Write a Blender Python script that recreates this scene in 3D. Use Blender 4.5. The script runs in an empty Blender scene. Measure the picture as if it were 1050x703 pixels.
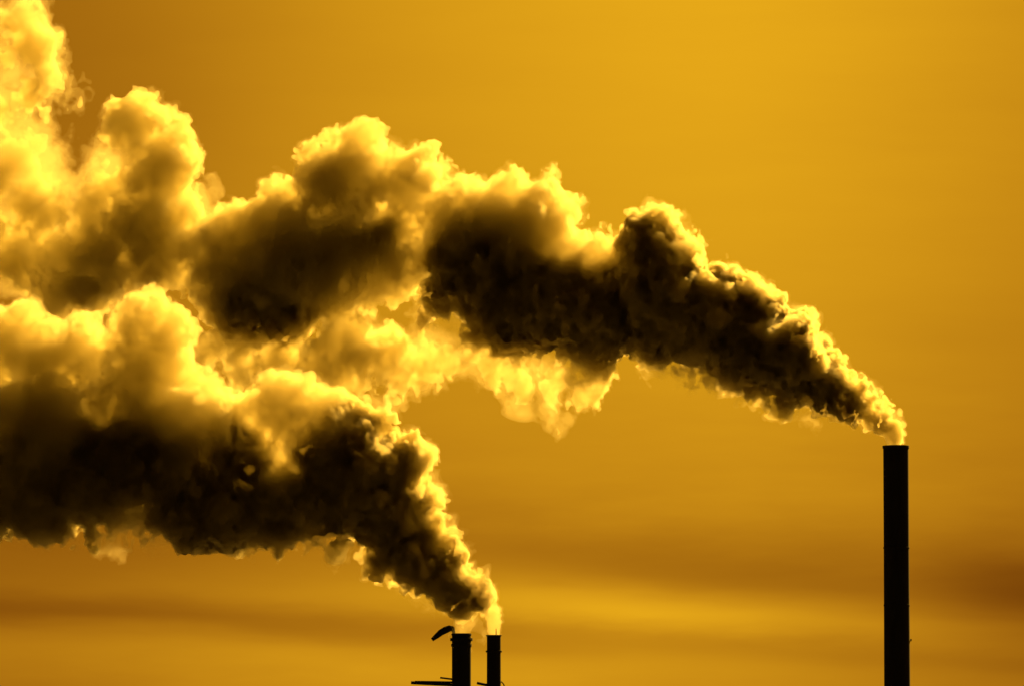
import bpy, bmesh, math, random, time
import numpy as np
from mathutils import Vector, Matrix

R = math.radians
scene = bpy.context.scene
C = bpy.context.collection
T0 = time.time()

# ------------------------------------------------------------------ camera
PITCH = math.atan(0.085)
EYE = Vector((0.0, 0.0, 4.0))
cam_d = bpy.data.cameras.new("camera")
cam = bpy.data.objects.new("camera", cam_d)
C.objects.link(cam)
cam.location = EYE
cam.rotation_euler = (math.pi / 2 + PITCH, 0, 0)
cam_d.lens = 200.0
cam_d.sensor_width = 36.0
cam_d.clip_start = 1.0
cam_d.clip_end = 60000.0
scene.camera = cam

FPX = 200.0 / 36.0 * 1050.0          # focal length in photo pixels
FWD = Vector((0, math.cos(PITCH), math.sin(PITCH)))
UPV = Vector((0, -math.sin(PITCH), math.cos(PITCH)))


def at(px, py, Y):
    """the point of the upright plane y = Y that the photograph shows at px, py"""
    d = FWD + Vector((1, 0, 0)) * ((px - 525.0) / FPX) - UPV * ((py - 351.5) / FPX)
    return EYE + d * (Y / d.y)


# ------------------------------------------------------------------ light
SUN_AZ, SUN_EL = R(27), R(27)        # azimuth to the right of the view axis
SUN_DIR = Vector((math.cos(SUN_EL) * math.sin(SUN_AZ), math.cos(SUN_EL) * math.cos(SUN_AZ), math.sin(SUN_EL)))
sun_d = bpy.data.lights.new("sun", 'SUN')
sun_d.energy = 5.0
sun_d.angle = R(0.5)
sun_d.color = (1.0, 0.54, 0.088)
sun = bpy.data.objects.new("sun", sun_d)
C.objects.link(sun)
sun.rotation_euler = (-SUN_DIR).to_track_quat('-Z', 'Y').to_euler()
sun.location = (300, 300, 600)

vs = scene.view_settings
scene.display_settings.display_device = 'sRGB'
vs.view_transform = 'Standard'
vs.look = 'None'
vs.exposure = 1.05
vs.gamma = 1.0
vs.use_curve_mapping = False

world = bpy.data.worlds.new("World")
scene.world = world
world.use_nodes = True
nt = world.node_tree
nt.nodes.clear()
NL = nt.links


def N(tree, kind, **kw):
    n = tree.nodes.new(kind)
    for k, v in kw.items():
        setattr(n, k, v)
    return n


def M(tree, op, a, b=None, c=None, clamp=False):
    n = tree.nodes.new('ShaderNodeMath')
    n.operation = op
    n.use_clamp = clamp
    for i, v in enumerate((a, b, c)):
        if v is None:
            continue
        if isinstance(v, (int, float)):
            n.inputs[i].default_value = v
        else:
            tree.links.new(v, n.inputs[i])
    return n.outputs[0]


def smooth(tree, v, a, b, lo=0.0, hi=1.0):
    n = tree.nodes.new('ShaderNodeMapRange')
    n.interpolation_type = 'SMOOTHERSTEP'
    tree.links.new(v, n.inputs[0])
    n.inputs[1].default_value, n.inputs[2].default_value = a, b
    n.inputs[3].default_value, n.inputs[4].default_value = lo, hi
    return n.outputs[0]


def bump(tree, v, c, w):
    """a soft bell of half width w round c"""
    d = M(tree, 'DIVIDE', M(tree, 'SUBTRACT', v, c), w)
    return M(tree, 'POWER', math.e, M(tree, 'MULTIPLY', M(tree, 'MULTIPLY', d, d), -1.0))


sky = N(nt, 'ShaderNodeTexSky', sky_type='NISHITA', sun_disc=False, sun_elevation=SUN_EL, sun_rotation=SUN_AZ,
        altitude=0, air_density=1.0, dust_density=4.0, ozone_density=1.0)
lum = N(nt, 'ShaderNodeRGBToBW')
NL.new(sky.outputs[0], lum.inputs[0])
geo = N(nt, 'ShaderNodeTexCoord')
sep = N(nt, 'ShaderNodeSeparateXYZ')
NL.new(geo.outputs['Generated'], sep.inputs[0])
X_, Y_, Z_ = sep.outputs
elev = M(nt, 'MULTIPLY', M(nt, 'ARCSINE', Z_), 180 / math.pi)                    # degrees
azim = M(nt, 'MULTIPLY', M(nt, 'ARCTAN2', X_, Y_), 180 / math.pi)                # degrees right of north
# thin layered cloud: streaks long in azimuth, narrow in elevation
comb = N(nt, 'ShaderNodeCombineXYZ')
NL.new(M(nt, 'MULTIPLY', azim, 0.16), comb.inputs[0])
NL.new(M(nt, 'ADD', M(nt, 'MULTIPLY', elev, 1.1), M(nt, 'MULTIPLY', azim, 0.05)), comb.inputs[1])
nz = N(nt, 'ShaderNodeTexNoise')
nz.inputs['Scale'].default_value = 1.0
nz.inputs['Detail'].default_value = 4.0
nz.inputs['Roughness'].default_value = 0.5
NL.new(comb.outputs[0], nz.inputs['Vector'])
nzc = M(nt, 'SUBTRACT', nz.outputs[0], 0.5)
comb2 = N(nt, 'ShaderNodeCombineXYZ')
NL.new(M(nt, 'MULTIPLY', azim, 0.5), comb2.inputs[0])
NL.new(M(nt, 'MULTIPLY', elev, 2.6), comb2.inputs[1])
nz2 = N(nt, 'ShaderNodeTexNoise')
nz2.inputs['Scale'].default_value = 1.0
nz2.inputs['Detail'].default_value = 5.0
nz2.inputs['Roughness'].default_value = 0.55
NL.new(comb2.outputs[0], nz2.inputs['Vector'])
nz2c = M(nt, 'SUBTRACT', nz2.outputs[0], 0.5)
ew = M(nt, 'ADD', elev, M(nt, 'ADD', M(nt, 'MULTIPLY', nzc, 0.5), M(nt, 'MULTIPLY', nz2c, 0.22)))   # wavy elevation

PD = 180 / math.pi / FPX                                                          # degrees per pixel
E = lambda py: math.degrees(PITCH) - (py - 351.5) * PD
A = lambda px: (px - 525.0) * PD
cl = None


def cloud(k, ex, pw):
    """a cloud layer of opacity k: product of factors"""
    global cl
    f = M(nt, 'SUBTRACT', 1.0, M(nt, 'MULTIPLY', ex, k))
    cl = f if cl is None else M(nt, 'MULTIPLY', cl, f)


# upper stratus bank, sinking and thickening to the right
ewr = M(nt, 'ADD', ew, M(nt, 'MULTIPLY', azim, 0.10))
cloud(0.29, M(nt, 'MULTIPLY', bump(nt, ewr, E(563), 0.36), smooth(nt, azim, A(250), A(900), 0.25, 1.0)), 1)
cloud(0.40, M(nt, 'MULTIPLY', bump(nt, ewr, E(552), 0.50), smooth(nt, azim, A(860), A(1080))), 1)
# lower streak, across the whole horizon
ewl = M(nt, 'ADD', ew, M(nt, 'MULTIPLY', azim, 0.055))
cloud(0.38, M(nt, 'MULTIPLY', bump(nt, ewl, E(653), 0.20), smooth(nt, azim, A(300), A(760), 1.0, 0.55)), 1)
# duller air to the far left and the far right of the glow
cloud(0.22, M(nt, 'MULTIPLY', bump(nt, M(nt, 'ADD', azim, M(nt, 'MULTIPLY', nzc, 1.5)), A(60), 2.9), smooth(nt, elev, E(460), E(60))), 1)
cloud(0.40, smooth(nt, M(nt, 'ADD', azim, M(nt, 'MULTIPLY', nzc, 1.2)), A(620), A(1240)), 1)
cloud(0.20, smooth(nt, azim, A(420), A(-40)), 1)
# the brightest air is high, in the middle
glow = M(nt, 'ADD', 0.94, M(nt, 'MULTIPLY', smooth(nt, elev, E(460), E(-60)), 0.06))
lowg = M(nt, 'ADD', 1.0, M(nt, 'MULTIPLY', M(nt, 'MULTIPLY', smooth(nt, ew, E(540), E(700)), smooth(nt, azim, A(400), A(950), 1.0, 0.55)), 1.05))
fac = M(nt, 'MULTIPLY', M(nt, 'MULTIPLY', cl, glow), lowg)
fac = M(nt, 'MULTIPLY', fac, M(nt, 'ADD', 1.0, M(nt, 'MULTIPLY', nz2c, smooth(nt, elev, E(300), E(600), 0.06, 0.25))))
fac = M(nt, 'MULTIPLY', fac, M(nt, 'ADD', 1.0, M(nt, 'MULTIPLY', M(nt, 'MULTIPLY', bump(nt, ewl, E(612), 0.22), bump(nt, azim, A(640), 2.2)), 0.26)))
# dusk: the sky is dim away from the sun
dotn = N(nt, 'ShaderNodeVectorMath', operation='DOT_PRODUCT')
NL.new(geo.outputs['Generated'], dotn.inputs[0])
dotn.inputs[1].default_value = SUN_DIR
dim = smooth(nt, dotn.outputs['Value'], 0.35, 0.80, 0.015, 1.0)
fac = M(nt, 'MULTIPLY', fac, dim)
val = M(nt, 'MULTIPLY', lum.outputs[0], fac)
# the dimmer the air, the redder
v1 = M(nt, 'MULTIPLY', val, 1 / 14.4)
gold = N(nt, 'ShaderNodeCombineXYZ')
NL.new(M(nt, 'MULTIPLY', v1, 8.2), gold.inputs[0])
NL.new(M(nt, 'MULTIPLY', M(nt, 'POWER', v1, 1.36), 4.15), gold.inputs[1])
NL.new(M(nt, 'MULTIPLY', v1, 0.10), gold.inputs[2])
bg = N(nt, 'ShaderNodeBackground')
bg.inputs['Strength'].default_value = 0.05
NL.new(gold.outputs[0], bg.inputs['Color'])
wo = N(nt, 'ShaderNodeOutputWorld')
NL.new(bg.outputs[0], wo.inputs['Surface'])

cy = scene.cycles
scene.render.engine = 'CYCLES'
cy.use_denoising = True
cy.max_bounces = 12
cy.volume_bounces = 6
cy.diffuse_bounces = 3
cy.transparent_max_bounces = 256
cy.sample_clamp_indirect = 12.0
cy.use_adaptive_sampling = True
cy.adaptive_threshold = 0.02


# ------------------------------------------------------------------ helpers
def tag(o, label=None, cat=None, group=None, kind=None):
    for k, v in (('label', label), ('category', cat), ('group', group), ('kind', kind)):
        if v:
            o[k] = v
    return o


def obj(name, me, mat=None, parent=None):
    if isinstance(me, bmesh.types.BMesh):
        m2 = bpy.data.meshes.new(name)
        bmesh.ops.recalc_face_normals(me, faces=me.faces)
        me.to_mesh(m2)
        me.free()
        me = m2
    o = bpy.data.objects.new(name, me)
    C.objects.link(o)
    if mat:
        me.materials.append(mat)
    if parent:
        o.parent = parent
    return o


def lathe(prof, seg=64, bm=None, cx=0, cy_=0):
    """closed turned solid: prof is a loop of (r, z)"""
    bm = bm or bmesh.new()
    rings = []
    for r, z in prof:
        rings.append([bm.verts.new((cx + r * math.cos(2 * math.pi * i / seg), cy_ + r * math.sin(2 * math.pi * i / seg), z)) for i in range(seg)])
    n = len(rings)
    for k in range(n):
        a, b = rings[k], rings[(k + 1) % n]
        for i in range(seg):
            bm.faces.new((a[i], a[(i + 1) % seg], b[(i + 1) % seg], b[i]))
    return bm


def tube(path, radii, seg=12, bm=None, flat=1.0):
    """swept round bar along a list of points, with end caps"""
    bm = bm or bmesh.new()
    rings = []
    for k, p in enumerate(path):
        p = Vector(p)
        a = Vector(path[max(k - 1, 0)])
        b = Vector(path[min(k + 1, len(path) - 1)])
        t = (b - a).normalized()
        u = t.cross(Vector((0, 1, 0)))
        if u.length < 1e-3:
            u = t.cross(Vector((1, 0, 0)))
        u.normalize()
        v = t.cross(u).normalized()
        r = radii[k] if isinstance(radii, (list, tuple)) else radii
        rings.append([bm.verts.new(p + u * (r * flat * math.cos(2 * math.pi * i / seg)) + v * (r * math.sin(2 * math.pi * i / seg))) for i in range(seg)])
    for a, b in zip(rings, rings[1:]):
        for i in range(seg):
            bm.faces.new((a[i], a[(i + 1) % seg], b[(i + 1) % seg], b[i]))
    bm.faces.new(rings[0][::-1])
    bm.faces.new(rings[-1])
    return bm


def box(bm, x0, x1, y0, y1, z0, z1):
    v = [bm.verts.new((x, y, z)) for x in (x0, x1) for y in (y0, y1) for z in (z0, z1)]
    for f in ((0, 1, 3, 2), (4, 6, 7, 5), (0, 4, 5, 1), (2, 3, 7, 6), (0, 2, 6, 4), (1, 5, 7, 3)):
        bm.faces.new([v[i] for i in f])
    return bm


def solid(name, base, rough=0.8, metal=0.0, scale=1.0, amount=0.35, bumpy=0.2):
    m = bpy.data.materials.new(name)
    m.use_nodes = True
    t = m.node_tree
    p = t.nodes['Principled BSDF']
    p.inputs['Roughness'].default_value = rough
    p.inputs['Metallic'].default_value = metal
    tc = N(t, 'ShaderNodeTexCoord')
    mp = N(t, 'ShaderNodeMapping')
    mp.inputs['Scale'].default_value = (scale, scale, scale * 0.25)
    t.links.new(tc.outputs['Object'], mp.inputs[0])
    n = N(t, 'ShaderNodeTexNoise')
    n.inputs['Scale'].default_value = 1.0
    n.inputs['Detail'].default_value = 6.0
    t.links.new(mp.outputs[0], n.inputs['Vector'])
    r = N(t, 'ShaderNodeValToRGB')
    r.color_ramp.elements[0].position = 0.3
    r.color_ramp.elements[1].position = 0.7
    r.color_ramp.elements[0].color = (*[c * (1 - amount) for c in base], 1)
    r.color_ramp.elements[1].color = (*[c * (1 + amount) for c in base], 1)
    t.links.new(n.outputs[0], r.inputs[0])
    t.links.new(r.outputs[0], p.inputs['Base Color'])
    b = N(t, 'ShaderNodeBump')
    b.inputs['Strength'].default_value = bumpy
    t.links.new(n.outputs[0], b.inputs['Height'])
    t.links.new(b.outputs[0], p.inputs['Normal'])
    return m


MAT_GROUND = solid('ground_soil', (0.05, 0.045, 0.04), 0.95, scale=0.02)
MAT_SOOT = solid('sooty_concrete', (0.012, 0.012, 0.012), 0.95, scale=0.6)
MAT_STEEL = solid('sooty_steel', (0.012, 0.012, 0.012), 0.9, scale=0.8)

# ------------------------------------------------------------------ ground
bm = bmesh.new()
g = 25000
n = 8
vv = [[bm.verts.new((-g + 2 * g * i / n, -g + 2 * g * j / n, 0)) for j in range(n + 1)] for i in range(n + 1)]
for i in range(n):
    for j in range(n):
        bm.faces.new((vv[i][j], vv[i + 1][j], vv[i + 1][j + 1], vv[i][j + 1]))
tag(obj('ground', bm, MAT_GROUND), kind='structure')

# ------------------------------------------------------------------ chimneys
YT, YS = 1800.0, 1500.0              # distance of the tall stack and of the pair
ST, SS = YT / FPX, YS / FPX          # metres per photo pixel there (before the small tilt)


def empty(name, loc):
    o = bpy.data.objects.new(name, None)
    C.objects.link(o)
    o.location = loc
    return o


def ring(z, h, r_in, r_out):
    c = 0.05
    return lathe([(r_in, z), (r_out - c, z), (r_out, z + c), (r_out, z + h - c), (r_out - c, z + h), (r_in, z + h)])


# tall stack: px 905.5 - 931.7, mouth at py 457
top = at(918.6, 456.5, YT)
zt, rt = top.z, 13.0 * ST
tall = empty('chimney', (top.x, YT, 0))
tag(tall, 'tall plain black cylindrical smokestack standing alone with one long plume', 'chimney', 'power station chimneys')
rb = rt * 1.06
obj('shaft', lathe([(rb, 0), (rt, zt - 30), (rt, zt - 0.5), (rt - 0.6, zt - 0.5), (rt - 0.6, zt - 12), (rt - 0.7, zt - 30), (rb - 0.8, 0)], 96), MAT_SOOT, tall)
obj('top_rim', lathe([(rt - 0.6, zt - 0.9), (rt + 0.18, zt - 0.9), (rt + 0.22, zt - 0.75), (rt + 0.22, zt - 0.05), (rt + 0.15, zt), (rt - 0.6, zt)], 96), MAT_STEEL, tall)
for py in (562, 621):
    z = at(918, py, YT).z
    obj('ring_band', ring(z, 0.5, rt - 0.05, rt + 0.16), MAT_STEEL, tall)
z = at(918, 657, YT).z
bm = tube([(rt - 0.2, 0, z), (rt + 0.45, 0, z + 0.1)], 0.09)
tube([(rt + 0.42, 0, z + 0.05), (rt + 0.42, 0, z + 0.75)], [0.2, 0.24], bm=bm)
obj('warning_lamp', bm, MAT_STEEL, tall)


# the pair of short stacks
def P(px, py, c, y=0.0):
    """local point of a thing standing at c"""
    q = at(px, py, YS + y)
    return (q.x - c.x, y, q.z)


top = at(473.2, 649, YS)
zs, rs = top.z, 9.8 * SS
left = empty('chimney', (top.x, YS, 0))
tag(left, 'short black stack with a curved pipe at its mouth and two collars', 'chimney', 'power station chimneys')
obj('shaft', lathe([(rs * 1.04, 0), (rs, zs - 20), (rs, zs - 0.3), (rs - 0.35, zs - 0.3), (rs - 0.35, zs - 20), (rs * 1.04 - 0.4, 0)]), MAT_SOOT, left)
obj('top_rim', lathe([(rs - 0.3, zs - 0.45), (rs + 0.12, zs - 0.45), (rs + 0.16, zs - 0.3), (rs + 0.1, zs), (rs - 0.3, zs)]), MAT_STEEL, left)
for py, e, h in ((655.2, 0.46, 0.75), (661, 0.2, 0.75)):
    obj('collar', ring(at(473, py, YS).z - h / 2, h, rs - 0.05, rs + e), MAT_STEEL, left)
c0 = left.location
path = [P(465.5, 652, c0), P(465.2, 647, c0), P(464.2, 644.2, c0), P(461, 643.8, c0), P(457, 645.2, c0), P(452, 648, c0), P(447.5, 651.8, c0), P(443, 655.5, c0)]
obj('bent_pipe', tube(path, [0.3, 0.42, 0.72, 0.85, 0.92, 0.85, 0.7, 0.45], 16), MAT_STEEL, left)
bm = bmesh.new()
a, b = P(421.5, 699.3, c0), P(463.8, 701.5, c0)
tube([a, b], 0.42, 8, bm)
tube([P(425.5, 698.2, c0), P(463.8, 698.8, c0)], 0.24, 8, bm)
obj('lower_arm', bm, MAT_STEEL, left)
obj('upper_arm', tube([P(451.3, 694.2, c0), P(464.2, 695.8, c0)], 0.24, 8), MAT_STEEL, left)

top = at(506.4, 650.5, YS)
zs, rs = top.z, 7.1 * SS
right = empty('chimney', (top.x, YS, 0))
tag(right, 'slim short black stack with a thin rod on its rim', 'chimney', 'power station chimneys')
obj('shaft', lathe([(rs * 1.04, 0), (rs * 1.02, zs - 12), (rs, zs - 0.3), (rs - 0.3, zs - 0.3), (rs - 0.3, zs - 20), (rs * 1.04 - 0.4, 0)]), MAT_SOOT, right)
obj('top_rim', lathe([(rs - 0.28, zs - 0.3), (rs + 0.2, zs - 0.3), (rs + 0.24, zs - 0.2), (rs + 0.24, zs - 0.05), (rs + 0.18, zs), (rs - 0.28, zs)]), MAT_STEEL, right)
obj('collar', ring(at(506, 668.3, YS).z, 0.45, rs - 0.05, rs + 0.34), MAT_STEEL, right)
c0 = right.location
obj('lightning_rod', tube([P(508.7, 652, c0, -rs), P(508.7, 644, c0, -rs)], [0.13, 0.1], 8), MAT_STEEL, right)
bm = tube([P(489, 699.6, c0), P(500, 702.0, c0)], 0.36, 8)
obj('side_arm', bm, MAT_STEEL, right)
obj('side_bracket', tube([P(513, 697.8, c0), P(515, 699.2, c0), P(516.6, 701.2, c0), P(517.4, 704, c0)], 0.16, 8), MAT_STEEL, right)

# ------------------------------------------------------------------ smoke plumes
# every plume is a field of billows (big lobes, smaller billows on them, smaller
# ones on those) turned into closed skins: a thin outer veil and denser smoke inside.


def spline_matrix(n, step, off):
    """(n x L) cubic B-spline weights that blow a random lattice up to n samples; step = samples per lattice cell"""
    x = np.arange(n, dtype=np.float64) / step + off
    i = np.floor(x).astype(int)
    f = x - i
    L = i.max() + 4
    W = np.zeros((n, L), np.float32)
    w = ((1 - f) ** 3 / 6, (3 * f ** 3 - 6 * f ** 2 + 4) / 6, (-3 * f ** 3 + 3 * f ** 2 + 3 * f + 1) / 6, f ** 3 / 6)
    r = np.arange(n)
    for k in range(4):
        W[r, i + k] += w[k]
    return W


def noise3(shape, cell, rng):
    """smooth noise of about unit spread over a grid; cell = size in samples per axis"""
    if not isinstance(cell, (list, tuple)):
        cell = (cell,) * 3
    Ws = [spline_matrix(n, c, rng.random()) for n, c in zip(shape, cell)]
    L = [w.shape[1] for w in Ws]
    lat = rng.standard_normal(L).astype(np.float32)
    a = Ws[0] @ lat.reshape(L[0], -1)                          # nx, Ly*Lz
    a = a.reshape(shape[0], L[1], L[2])
    a = np.einsum('yl,xlz->xyz', Ws[1], a, optimize=True)
    a = a.reshape(-1, L[2]) @ Ws[2].T
    a = a.reshape(shape)
    return a * np.float32(2.9)


def surface_net(f, org, h, name, split=0):
    """closed mesh of the region f < 0 of a grid (edges of the grid are padded outside)"""
    f = f.copy()
    for s in (0, -1):
        f[s, :, :] = np.maximum(f[s, :, :], 0.5)
        f[:, s, :] = np.maximum(f[:, s, :], 0.5)
        f[:, :, s] = np.maximum(f[:, :, s], 0.5)
    ins = f < 0
    cnt = np.zeros(tuple(s - 1 for s in f.shape), np.int8)
    sl = (slice(0, -1), slice(1, None))
    corners = [(i, j, k) for i in (0, 1) for j in (0, 1) for k in (0, 1)]
    for c in corners:
        cnt += ins[sl[c[0]], sl[c[1]], sl[c[2]]]
    act = (cnt > 0) & (cnt < 8)
    idx = np.argwhere(act).astype(np.int32)
    lut = np.full(act.shape, -1, np.int32)
    lut[act] = np.arange(len(idx), dtype=np.int32)
    vals = np.stack([f[idx[:, 0] + c[0], idx[:, 1] + c[1], idx[:, 2] + c[2]] for c in corners], 1)
    acc = np.zeros((len(idx), 3), np.float32)
    num = np.zeros(len(idx), np.float32)
    for a in range(8):
        for b in range(a + 1, 8):
            d = np.abs(np.subtract(corners[a], corners[b]))
            if d.sum() != 1:
                continue
            va, vb = vals[:, a], vals[:, b]
            cr = (va < 0) != (vb < 0)
            t = np.where(cr, va / np.where(cr, va - vb, 1), 0)
            ca, cb = np.array(corners[a], np.float32), np.array(corners[b], np.float32)
            acc += np.where(cr[:, None], ca + t[:, None] * (cb - ca), 0)
            num += cr
    co = (idx + acc / num[:, None]) * np.asarray(h, np.float32) + np.asarray(org, np.float32)
    quads = []
    for ax in range(3):
        u, v = [(1, 2), (2, 0), (0, 1)][ax]
        s0 = [slice(1, -1)] * 3
        s1 = [slice(1, -1)] * 3
        s0[ax], s1[ax] = slice(0, -1), slice(1, None)
        a, b = ins[tuple(s0)], ins[tuple(s1)]
        e = np.argwhere(a != b)
        flip = a[tuple(e.T)]
        for q in (u, v):
            e[:, q] += 1
        eu = np.zeros(3, int); eu[u] = 1
        ev = np.zeros(3, int); ev[v] = 1
        q4 = np.stack([lut[tuple((e - eu - ev).T)], lut[tuple((e - ev).T)], lut[tuple(e.T)], lut[tuple((e - eu).T)]], 1)
        q4[~flip] = q4[~flip][:, ::-1]
        quads.append(q4)
    q = np.concatenate(quads).astype(np.int32)
    if split:
        lab = np.arange(len(co), dtype=np.int32)       # connected pieces by label spreading
        while True:
            new = lab.copy()
            m = lab[q].min(1)
            for k in range(4):
                np.minimum.at(new, q[:, k], m)
            new = new[new]
            if np.array_equal(new, lab):
                break
            lab = new
        ids, cnts = np.unique(lab, return_counts=True)
        out = []
        for i in ids[cnts > split]:
            keep = lab == i
            re = np.cumsum(keep) - 1
            out.append(mesh_of(co[keep], re[q[keep[q[:, 0]]]].astype(np.int32), name))
        return out
    return mesh_of(co, q, name)


def split_net(f, org, h, name):
    return surface_net(f, org, h, name, 2500)


def mesh_of(co, q, name):
    me = bpy.data.meshes.new(name)
    me.vertices.add(len(co))
    me.vertices.foreach_set('co', co.ravel().astype(np.float32))
    me.loops.add(len(q) * 4)
    me.loops.foreach_set('vertex_index', q.ravel())
    me.polygons.add(len(q))
    me.polygons.foreach_set('loop_start', np.arange(0, len(q) * 4, 4, dtype=np.int32))
    me.update(calc_edges=True)
    me.validate()
    print('  net', name, len(co), 'verts', len(q), 'quads', round(time.time() - T0, 1), 's')
    return me


def splat(f, org, h, puffs, pad, small=4.5):
    """f = min(f, distance to each puff)"""
    axs = [org[a] + h * np.arange(f.shape[a], dtype=np.float32) for a in range(3)]
    for (x, y, z, r) in puffs:
        e = r + (pad if r > 6 else small)
        s = []
        for a, c in enumerate((x, y, z)):
            i0 = max(int((c - e - org[a]) / h), 0)
            i1 = min(int((c + e - org[a]) / h) + 2, f.shape[a])
            s.append(slice(i0, i1))
        if any(q.stop <= q.start for q in s):
            continue
        dx = (axs[0][s[0]] - x) ** 2
        dy = (axs[1][s[1]] - y) ** 2
        dz = (axs[2][s[2]] - z) ** 2
        d = np.sqrt(dx[:, None, None] + dy[None, :, None] + dz[None, None, :]) - np.float32(r)
        t = tuple(s)
        np.minimum(f[t], d, out=f[t])


def billows(lobes, rng, shrink=0.86, n1=24, n2=10, n3=5, rmin=0.7):
    """lobes and two or three generations of billows on them"""
    out = []

    def kids(p, r, n, lo, hi, gen):
        v = rng.standard_normal((n, 3))
        v /= np.linalg.norm(v, axis=1)[:, None]
        for d in v:
            k = rng.uniform(lo, hi)
            if d[2] < -0.2:
                k *= 0.8
            rr = r * k
            if rr < rmin:
                continue
            q = p + d * (r * rng.uniform(0.78, 0.98))
            if (np.sqrt(((big[:, :3] - q) ** 2).sum(1)) - big[:, 3]).min() < -1.3 * rr:
                continue                                   # buried in another lobe
            out.append((*q, rr))
            if gen == 1 and n2:
                kids(q, rr, n2, 0.2, 0.55, 2)
            elif gen == 2 and n3:
                kids(q, rr, n3, 0.3, 0.5, 3)
    big = np.array(lobes) * np.array((1, 1, 1, shrink))
    for (x, y, z, r) in lobes:
        p = np.array((x, y, z))
        r = r * shrink
        out.append((x, y, z, r))
        kids(p, r, n1, 0.18, 0.45, 1)
    return out


def volume_mat(name, sigma, albedo, g, surface):
    m = bpy.data.materials.new(name)
    m.use_nodes = True
    t = m.node_tree
    t.nodes.clear()
    o = N(t, 'ShaderNodeOutputMaterial')
    s = N(t, 'ShaderNodeVolumeScatter')
    s.inputs['Color'].default_value = (*albedo, 1)
    s.inputs['Density'].default_value = sigma
    s.inputs['Anisotropy'].default_value = g
    a = N(t, 'ShaderNodeVolumeAbsorption')
    a.inputs['Color'].default_value = (*albedo, 1)
    a.inputs['Density'].default_value = sigma
    add = N(t, 'ShaderNodeAddShader')
    t.links.new(s.outputs[0], add.inputs[0])
    t.links.new(a.outputs[0], add.inputs[1])
    t.links.new(add.outputs[0], o.inputs['Volume'])
    if surface:                                    # the plume has a skin one can point at: clear, of a hair's tint
        tr = N(t, 'ShaderNodeBsdfTransparent')
        c = N(t, 'ShaderNodeRGB')
        c.outputs[0].default_value = (0.999, 0.999, 0.999, 1)
        t.links.new(c.outputs[0], tr.inputs['Color'])
        t.links.new(tr.outputs[0], o.inputs['Surface'])
    return m


G = 0.62
ALB = (0.955, 0.91, 0.64)
VM = {
    'thin': volume_mat('thin_smoke', 0.010, ALB, G, True),
    'veil': volume_mat('smoke_veil', 0.030, ALB, G, False),
    'body': volume_mat('smoke_body', 0.30, ALB, G, False),
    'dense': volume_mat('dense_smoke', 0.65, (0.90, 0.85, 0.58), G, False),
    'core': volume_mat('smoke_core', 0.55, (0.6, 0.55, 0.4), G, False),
}
VOX = 0.42                                         # metres
PX = ST                                            # metres per pixel


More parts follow.
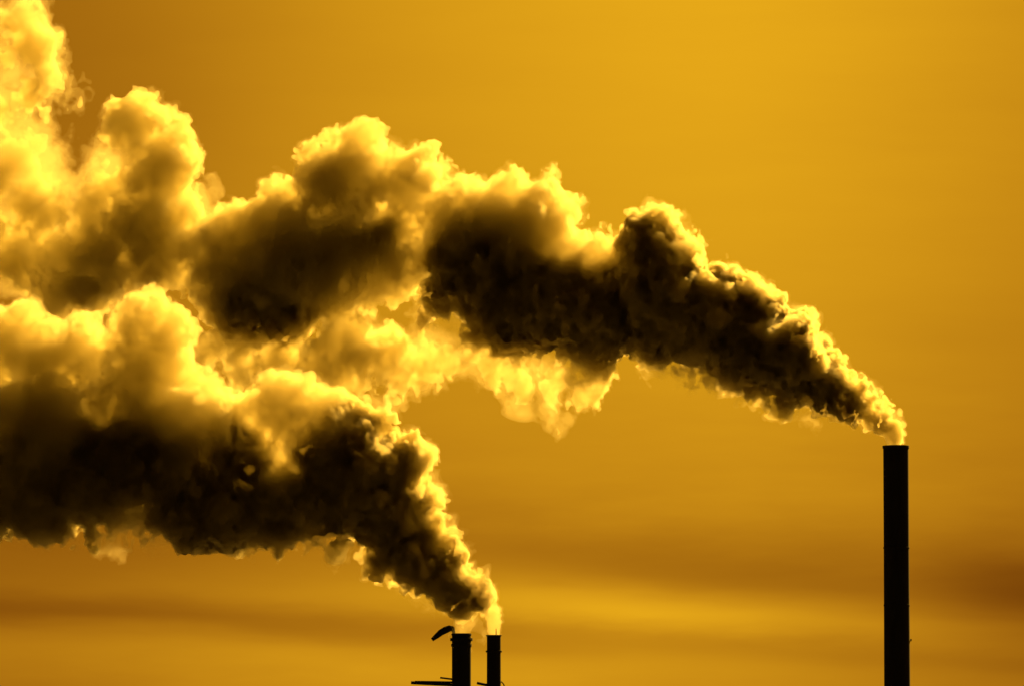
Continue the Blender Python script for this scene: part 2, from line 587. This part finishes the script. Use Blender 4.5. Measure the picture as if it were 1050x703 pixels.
def plume(name, label, lobes, Yc, seed, mouths=()):
    """lobes: (px, py, radius px, class) - class 0 thin veil, 1 smoke, 2 dense smoke"""
    rng = np.random.default_rng(seed)
    s = Yc / FPX
    L = {0: [], 1: [], 2: [], 4: []}
    allk = []
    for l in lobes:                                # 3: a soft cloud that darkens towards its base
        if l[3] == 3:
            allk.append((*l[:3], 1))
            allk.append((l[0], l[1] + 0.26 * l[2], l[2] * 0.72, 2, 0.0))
        else:
            allk.append(l)
    for l in allk:
        px, py, r, k = l[:4]
        w = l[4] if len(l) > 4 else rng.uniform(-0.4, 0.4) * r
        q = at(px, py, Yc)
        L[k].append((q.x, Yc + w * s, q.z, r * s))
    allp = np.array(L[0] + L[1] + L[2] + L[4])
    m = 9.0
    lo = (allp[:, :3] - allp[:, 3:]).min(0) - m
    hi = (allp[:, :3] + allp[:, 3:]).max(0) + m
    shape = tuple(int(v) + 1 for v in (hi - lo) / VOX)
    print(name, 'grid', shape, np.prod(shape) / 1e6, 'M')
    # noise, in voxels
    nA = noise3(shape, 9.0 / VOX, rng)
    nB = noise3(shape, 4.0 / VOX, rng)
    nC = noise3(shape, 1.9 / VOX, rng)
    nD = noise3(shape, 0.85 / VOX, rng)
    fine = nB * np.float32(0.5) + nC * np.float32(0.42) + nD * np.float32(0.33)
    nS = noise3(shape, (2.6 / VOX, 2.6 / VOX, 3.8 / VOX), rng)
    nT = noise3(shape, (1.1 / VOX, 1.1 / VOX, 1.5 / VOX), rng)
    ragged = nA * np.float32(1.7) + nS * np.float32(1.7) + nT * np.float32(1.0) + nD * np.float32(0.5)
    fringe = nS * np.float32(0.2) + nT * np.float32(0.3)
    del nS, nT, nB, nC, nD
    near = np.full(shape, 15.0, np.float32)        # calmer right at the mouths
    splat(near, lo, VOX, [(*at(px, py, Yc), 2.0) for px, py in mouths], 15.0)
    near = np.clip(near / np.float32(13.0), 0.12, 1)
    fine *= near
    pad = 9.0
    far = np.float32(10.0)
    fd = np.full(shape, far, np.float32)           # dense smoke
    splat(fd, lo, VOX, billows(L[2], rng, 0.86, 16, 8, 0), pad)
    fm = np.full(shape, far, np.float32)           # all smoke
    splat(fm, lo, VOX, billows(L[2] + L[1], rng), pad)
    fb = fm.copy()                                 # where it is thick
    fl = np.full(shape, far, np.float32)           # diluted, brighter smoke
    if L[4]:
        splat(fl, lo, VOX, billows(L[4], rng), pad)
        np.minimum(fm, fl, out=fm)
    ft = np.full(shape, far, np.float32)           # thin smoke
    splat(ft, lo, VOX, billows(L[0], rng, 0.95, 10, 6, 0), 9.5, 9.5)
    print('  splat', round(time.time() - T0, 1))
    ft = np.where(ft < 8.5, ft + np.clip(ragged, -6, 6), far)
    fine = np.where(fm < 5.0, fine, np.float32(0))
    under = np.zeros(shape, np.float32)            # undersides fray into hanging tatters
    under[:, :, 1:-1] = (fm[:, :, :-2] - fm[:, :, 2:]) / np.float32(2 * VOX)
    np.clip(under, 0, 1, out=under)
    fine += np.where(fm < 5.0, under * fringe, np.float32(0))
    under = np.where(fm < 6.0, under, np.float32(0)) * np.float32(0.9)
    del fringe
    outer = np.minimum(fm + fine - np.float32(0.4), ft)
    root = obj(name, surface_net(outer, lo, VOX, name), VM['thin'])
    tag(root, label, 'smoke plume', 'smoke plumes of the chimneys')
    hull = outer + np.float32(0.35)
    outer += np.float32(0.9) * near + nA * np.float32(0.6) * near + fine * np.float32(0.6)
    obj('smoke_veil', surface_net(outer, lo, VOX, 'smoke_veil'), VM['veil'], root)
    del outer
    body = np.minimum(fb, fl + np.float32(5.5)) + np.float32(1.1) * near + fine * np.float32(1.3) - under * np.float32(0.6) + ragged * np.float32(0.75) * near
    body = np.maximum(np.minimum(body, ft + np.float32(3.4)), hull)
    obj('smoke_body', surface_net(body, lo, VOX, 'smoke_body'), VM['body'], root)
    del body, ft
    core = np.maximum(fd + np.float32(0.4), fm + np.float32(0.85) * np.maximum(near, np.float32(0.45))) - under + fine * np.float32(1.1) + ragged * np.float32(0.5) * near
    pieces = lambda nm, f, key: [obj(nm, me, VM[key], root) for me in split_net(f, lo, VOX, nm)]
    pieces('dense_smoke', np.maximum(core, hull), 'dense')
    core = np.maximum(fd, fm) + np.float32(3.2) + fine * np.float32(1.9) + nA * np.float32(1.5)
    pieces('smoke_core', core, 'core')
    return root


UPPER = [
    # rising from the mouth
    (918, 453, 10, 2, 0), (918, 449, 11.5, 2, 0), (916, 444, 14, 2, 0), (911, 435, 17, 2, 0), (904, 429, 20, 2), (894, 424, 23, 2), (882, 416, 26, 2), (867, 407, 31, 2),
    (849, 395, 36, 2), (829, 383, 42, 2), (806, 367, 48, 2), (780, 352, 55, 2), (750, 335, 61, 2),
    (717, 326, 58, 2), (680, 302, 60, 2), (665, 257, 44, 2), (692, 268, 36, 1), (682, 332, 44, 2), (742, 292, 28, 1), (770, 310, 30, 1),
    (640, 310, 62, 2), (620, 268, 36, 1), (600, 322, 55, 2), (586, 302, 40, 2),
    (545, 250, 62, 1), (520, 227, 52, 3), (556, 217, 38, 1), (562, 312, 56, 2), (650, 305, 46, 2, 60), (740, 336, 46, 2, 50), (528, 330, 42, 2),  # the two lobes set back are added to keep sun off the wisps below
    (500, 295, 62, 2), (455, 306, 32, 2), (436, 324, 20, 2), (490, 217, 44, 1), (456, 217, 38, 1), (472, 255, 55, 3),
    (416, 190, 46, 1), (402, 186, 40, 1), (434, 178, 27, 1), (363, 162, 41, 1), (341, 196, 50, 1), (330, 172, 32, 1),
    (358, 222, 46, 1), (398, 232, 44, 1), (378, 262, 42, 1), (340, 235, 40, 1), (420, 225, 34, 1), (350, 240, 34, 3), (392, 235, 34, 3), (400, 265, 55, 1), (300, 228, 50, 1), (312, 272, 66, 3), (262, 262, 52, 1), (246, 248, 40, 1),
    (252, 308, 50, 3), (290, 316, 42, 3), (230, 290, 46, 1), (220, 258, 42, 0), (350, 300, 45, 1),
    (150, 190, 42, 1), (141, 130, 38, 1), (178, 160, 36, 1), (160, 150, 40, 4), (112, 192, 46, 4), (150, 222, 56, 1), (190, 216, 36, 4), (165, 255, 52, 1),
    (110, 244, 48, 1), (100, 288, 44, 1), (96, 300, 22, 2), (60, 295, 40, 1), (130, 170, 40, 4),
    (40, 212, 58, 4), (15, 255, 60, 4), (62, 262, 50, 4), (20, 165, 50, 4), (-5, 122, 44, 4), (42, 148, 26, 0), (26, 50, 32, 4), (20, 24, 28, 4), (30, 46, 36, 0), (24, 24, 32, 0),
    (8, 60, 38, 4), (46, 78, 24, 0), (50, 112, 22, 0), (34, 98, 30, 0), (80, 105, 8, 0), (30, 270, 36, 1),
    (-60, 230, 80, 4), (-50, 120, 60, 4), (-60, 300, 60, 1), (-40, 30, 50, 0), (-140, 200, 80, 1), (-150, 280, 60, 1),
    # hanging veil below
    (360, 350, 44, 1), (330, 380, 36, 1), (400, 362, 36, 1), (440, 358, 36, 4), (480, 364, 32, 4), (456, 372, 18, 1), (425, 372, 20, 1), (400, 380, 30, 0), (440, 378, 28, 0), (350, 392, 28, 0), (520, 374, 28, 4), (505, 380, 14, 1), (556, 378, 21, 4), (535, 384, 24, 0), (570, 388, 26, 0), (500, 380, 22, 4),
    (590, 396, 20, 0), (613, 375, 22, 1), (622, 368, 14, 2), (606, 400, 15, 4), (596, 414, 11, 4), (585, 428, 9, 4), (577, 441, 6, 4), (588, 416, 8, 0), (582, 424, 6, 0), (615, 400, 12, 1), (590, 408, 10, 1), (290, 372, 36, 1), (248, 368, 33, 1), (212, 358, 28, 1),
    (662, 370, 17, 4), (682, 376, 14, 4), (702, 383, 16, 4), (724, 389, 13, 1), (742, 394, 17, 4), (762, 402, 13, 4), (780, 409, 16, 4), (797, 417, 12, 1), (811, 421, 14, 4), (826, 428, 11, 4), (838, 433, 8, 4),
]
LOWER = [
    (506.5, 648, 6.4, 1, 0), (506.5, 645, 6.8, 1, 0), (506.5, 641, 7.8, 1, 0), (506.5, 638, 8.6, 1, 0), (506, 633, 9, 1, 0), (503, 625, 12, 1, 0), (497, 616, 14, 1, 0), (489, 612, 20, 2), (472.8, 647, 8, 4, 0), (472.5, 640, 8.5, 4, 0), (472, 643, 8, 0, 0), (471, 633, 10, 0, 0), (472, 622, 17, 2, 0),
    (474, 606, 28, 2), (455, 598, 34, 2), (460, 576, 26, 2), (480, 594, 16, 1), (435, 580, 40, 2), (433, 548, 38, 2), (463, 546, 15, 1), (410, 560, 42, 2), (416, 518, 40, 2),
    (437, 506, 19, 1), (395, 520, 52, 2), (400, 480, 45, 2), (374, 446, 34, 2), (388, 424, 19, 1), (360, 500, 60, 2), (340, 456, 55, 3), (356, 428, 28, 1),
    (310, 430, 45, 1), (288, 420, 44, 1), (300, 505, 62, 3), (250, 452, 52, 3), (250, 432, 32, 1), (240, 508, 64, 3), (200, 432, 50, 1), (206, 402, 28, 1),
    (190, 518, 56, 3), (155, 352, 48, 1), (145, 327, 40, 1), (174, 345, 32, 1), (140, 402, 58, 1), (150, 452, 60, 3), (80, 366, 50, 1), (110, 392, 50, 1),
    (30, 362, 50, 1), (8, 348, 42, 1), (40, 432, 66, 3), (90, 452, 58, 3), (0, 470, 70, 3), (-25, 400, 60, 1), (92, 502, 48, 3), (35, 514, 52, 3), (-15, 508, 54, 3),
    (118, 528, 19, 1), (147, 534, 17, 1), (96, 540, 15, 1), (70, 548, 16, 1), (30, 552, 14, 1), (112, 536, 26, 0), (350, 562, 13, 1), (285, 560, 12, 1),
    (60, 500, 50, 2, 75), (135, 486, 48, 2, 75), (210, 508, 52, 2, 75), (290, 505, 52, 2, 75), (360, 500, 48, 2, 70), (-20, 500, 50, 2, 75), (130, 478, 46, 2), (175, 488, 46, 2), (60, 500, 48, 2), (10, 505, 50, 2), (225, 520, 44, 2), (300, 522, 40, 2), (-90, 440, 80, 2), (-90, 380, 60, 1), (-150, 430, 80, 2),  # the lobes set far back are added behind the plume to shade its underside
]
plume('smoke_plume', 'long dark plume with glowing golden edges streaming left from the tall lone smokestack', UPPER, YT, 7, [(918.5, 452)])
plume('smoke_plume', 'lower dark billowing plume rising left from the pair of short stacks', LOWER, YS, 12, [(506.5, 645), (473, 642)])
print('built in', round(time.time() - T0, 1))
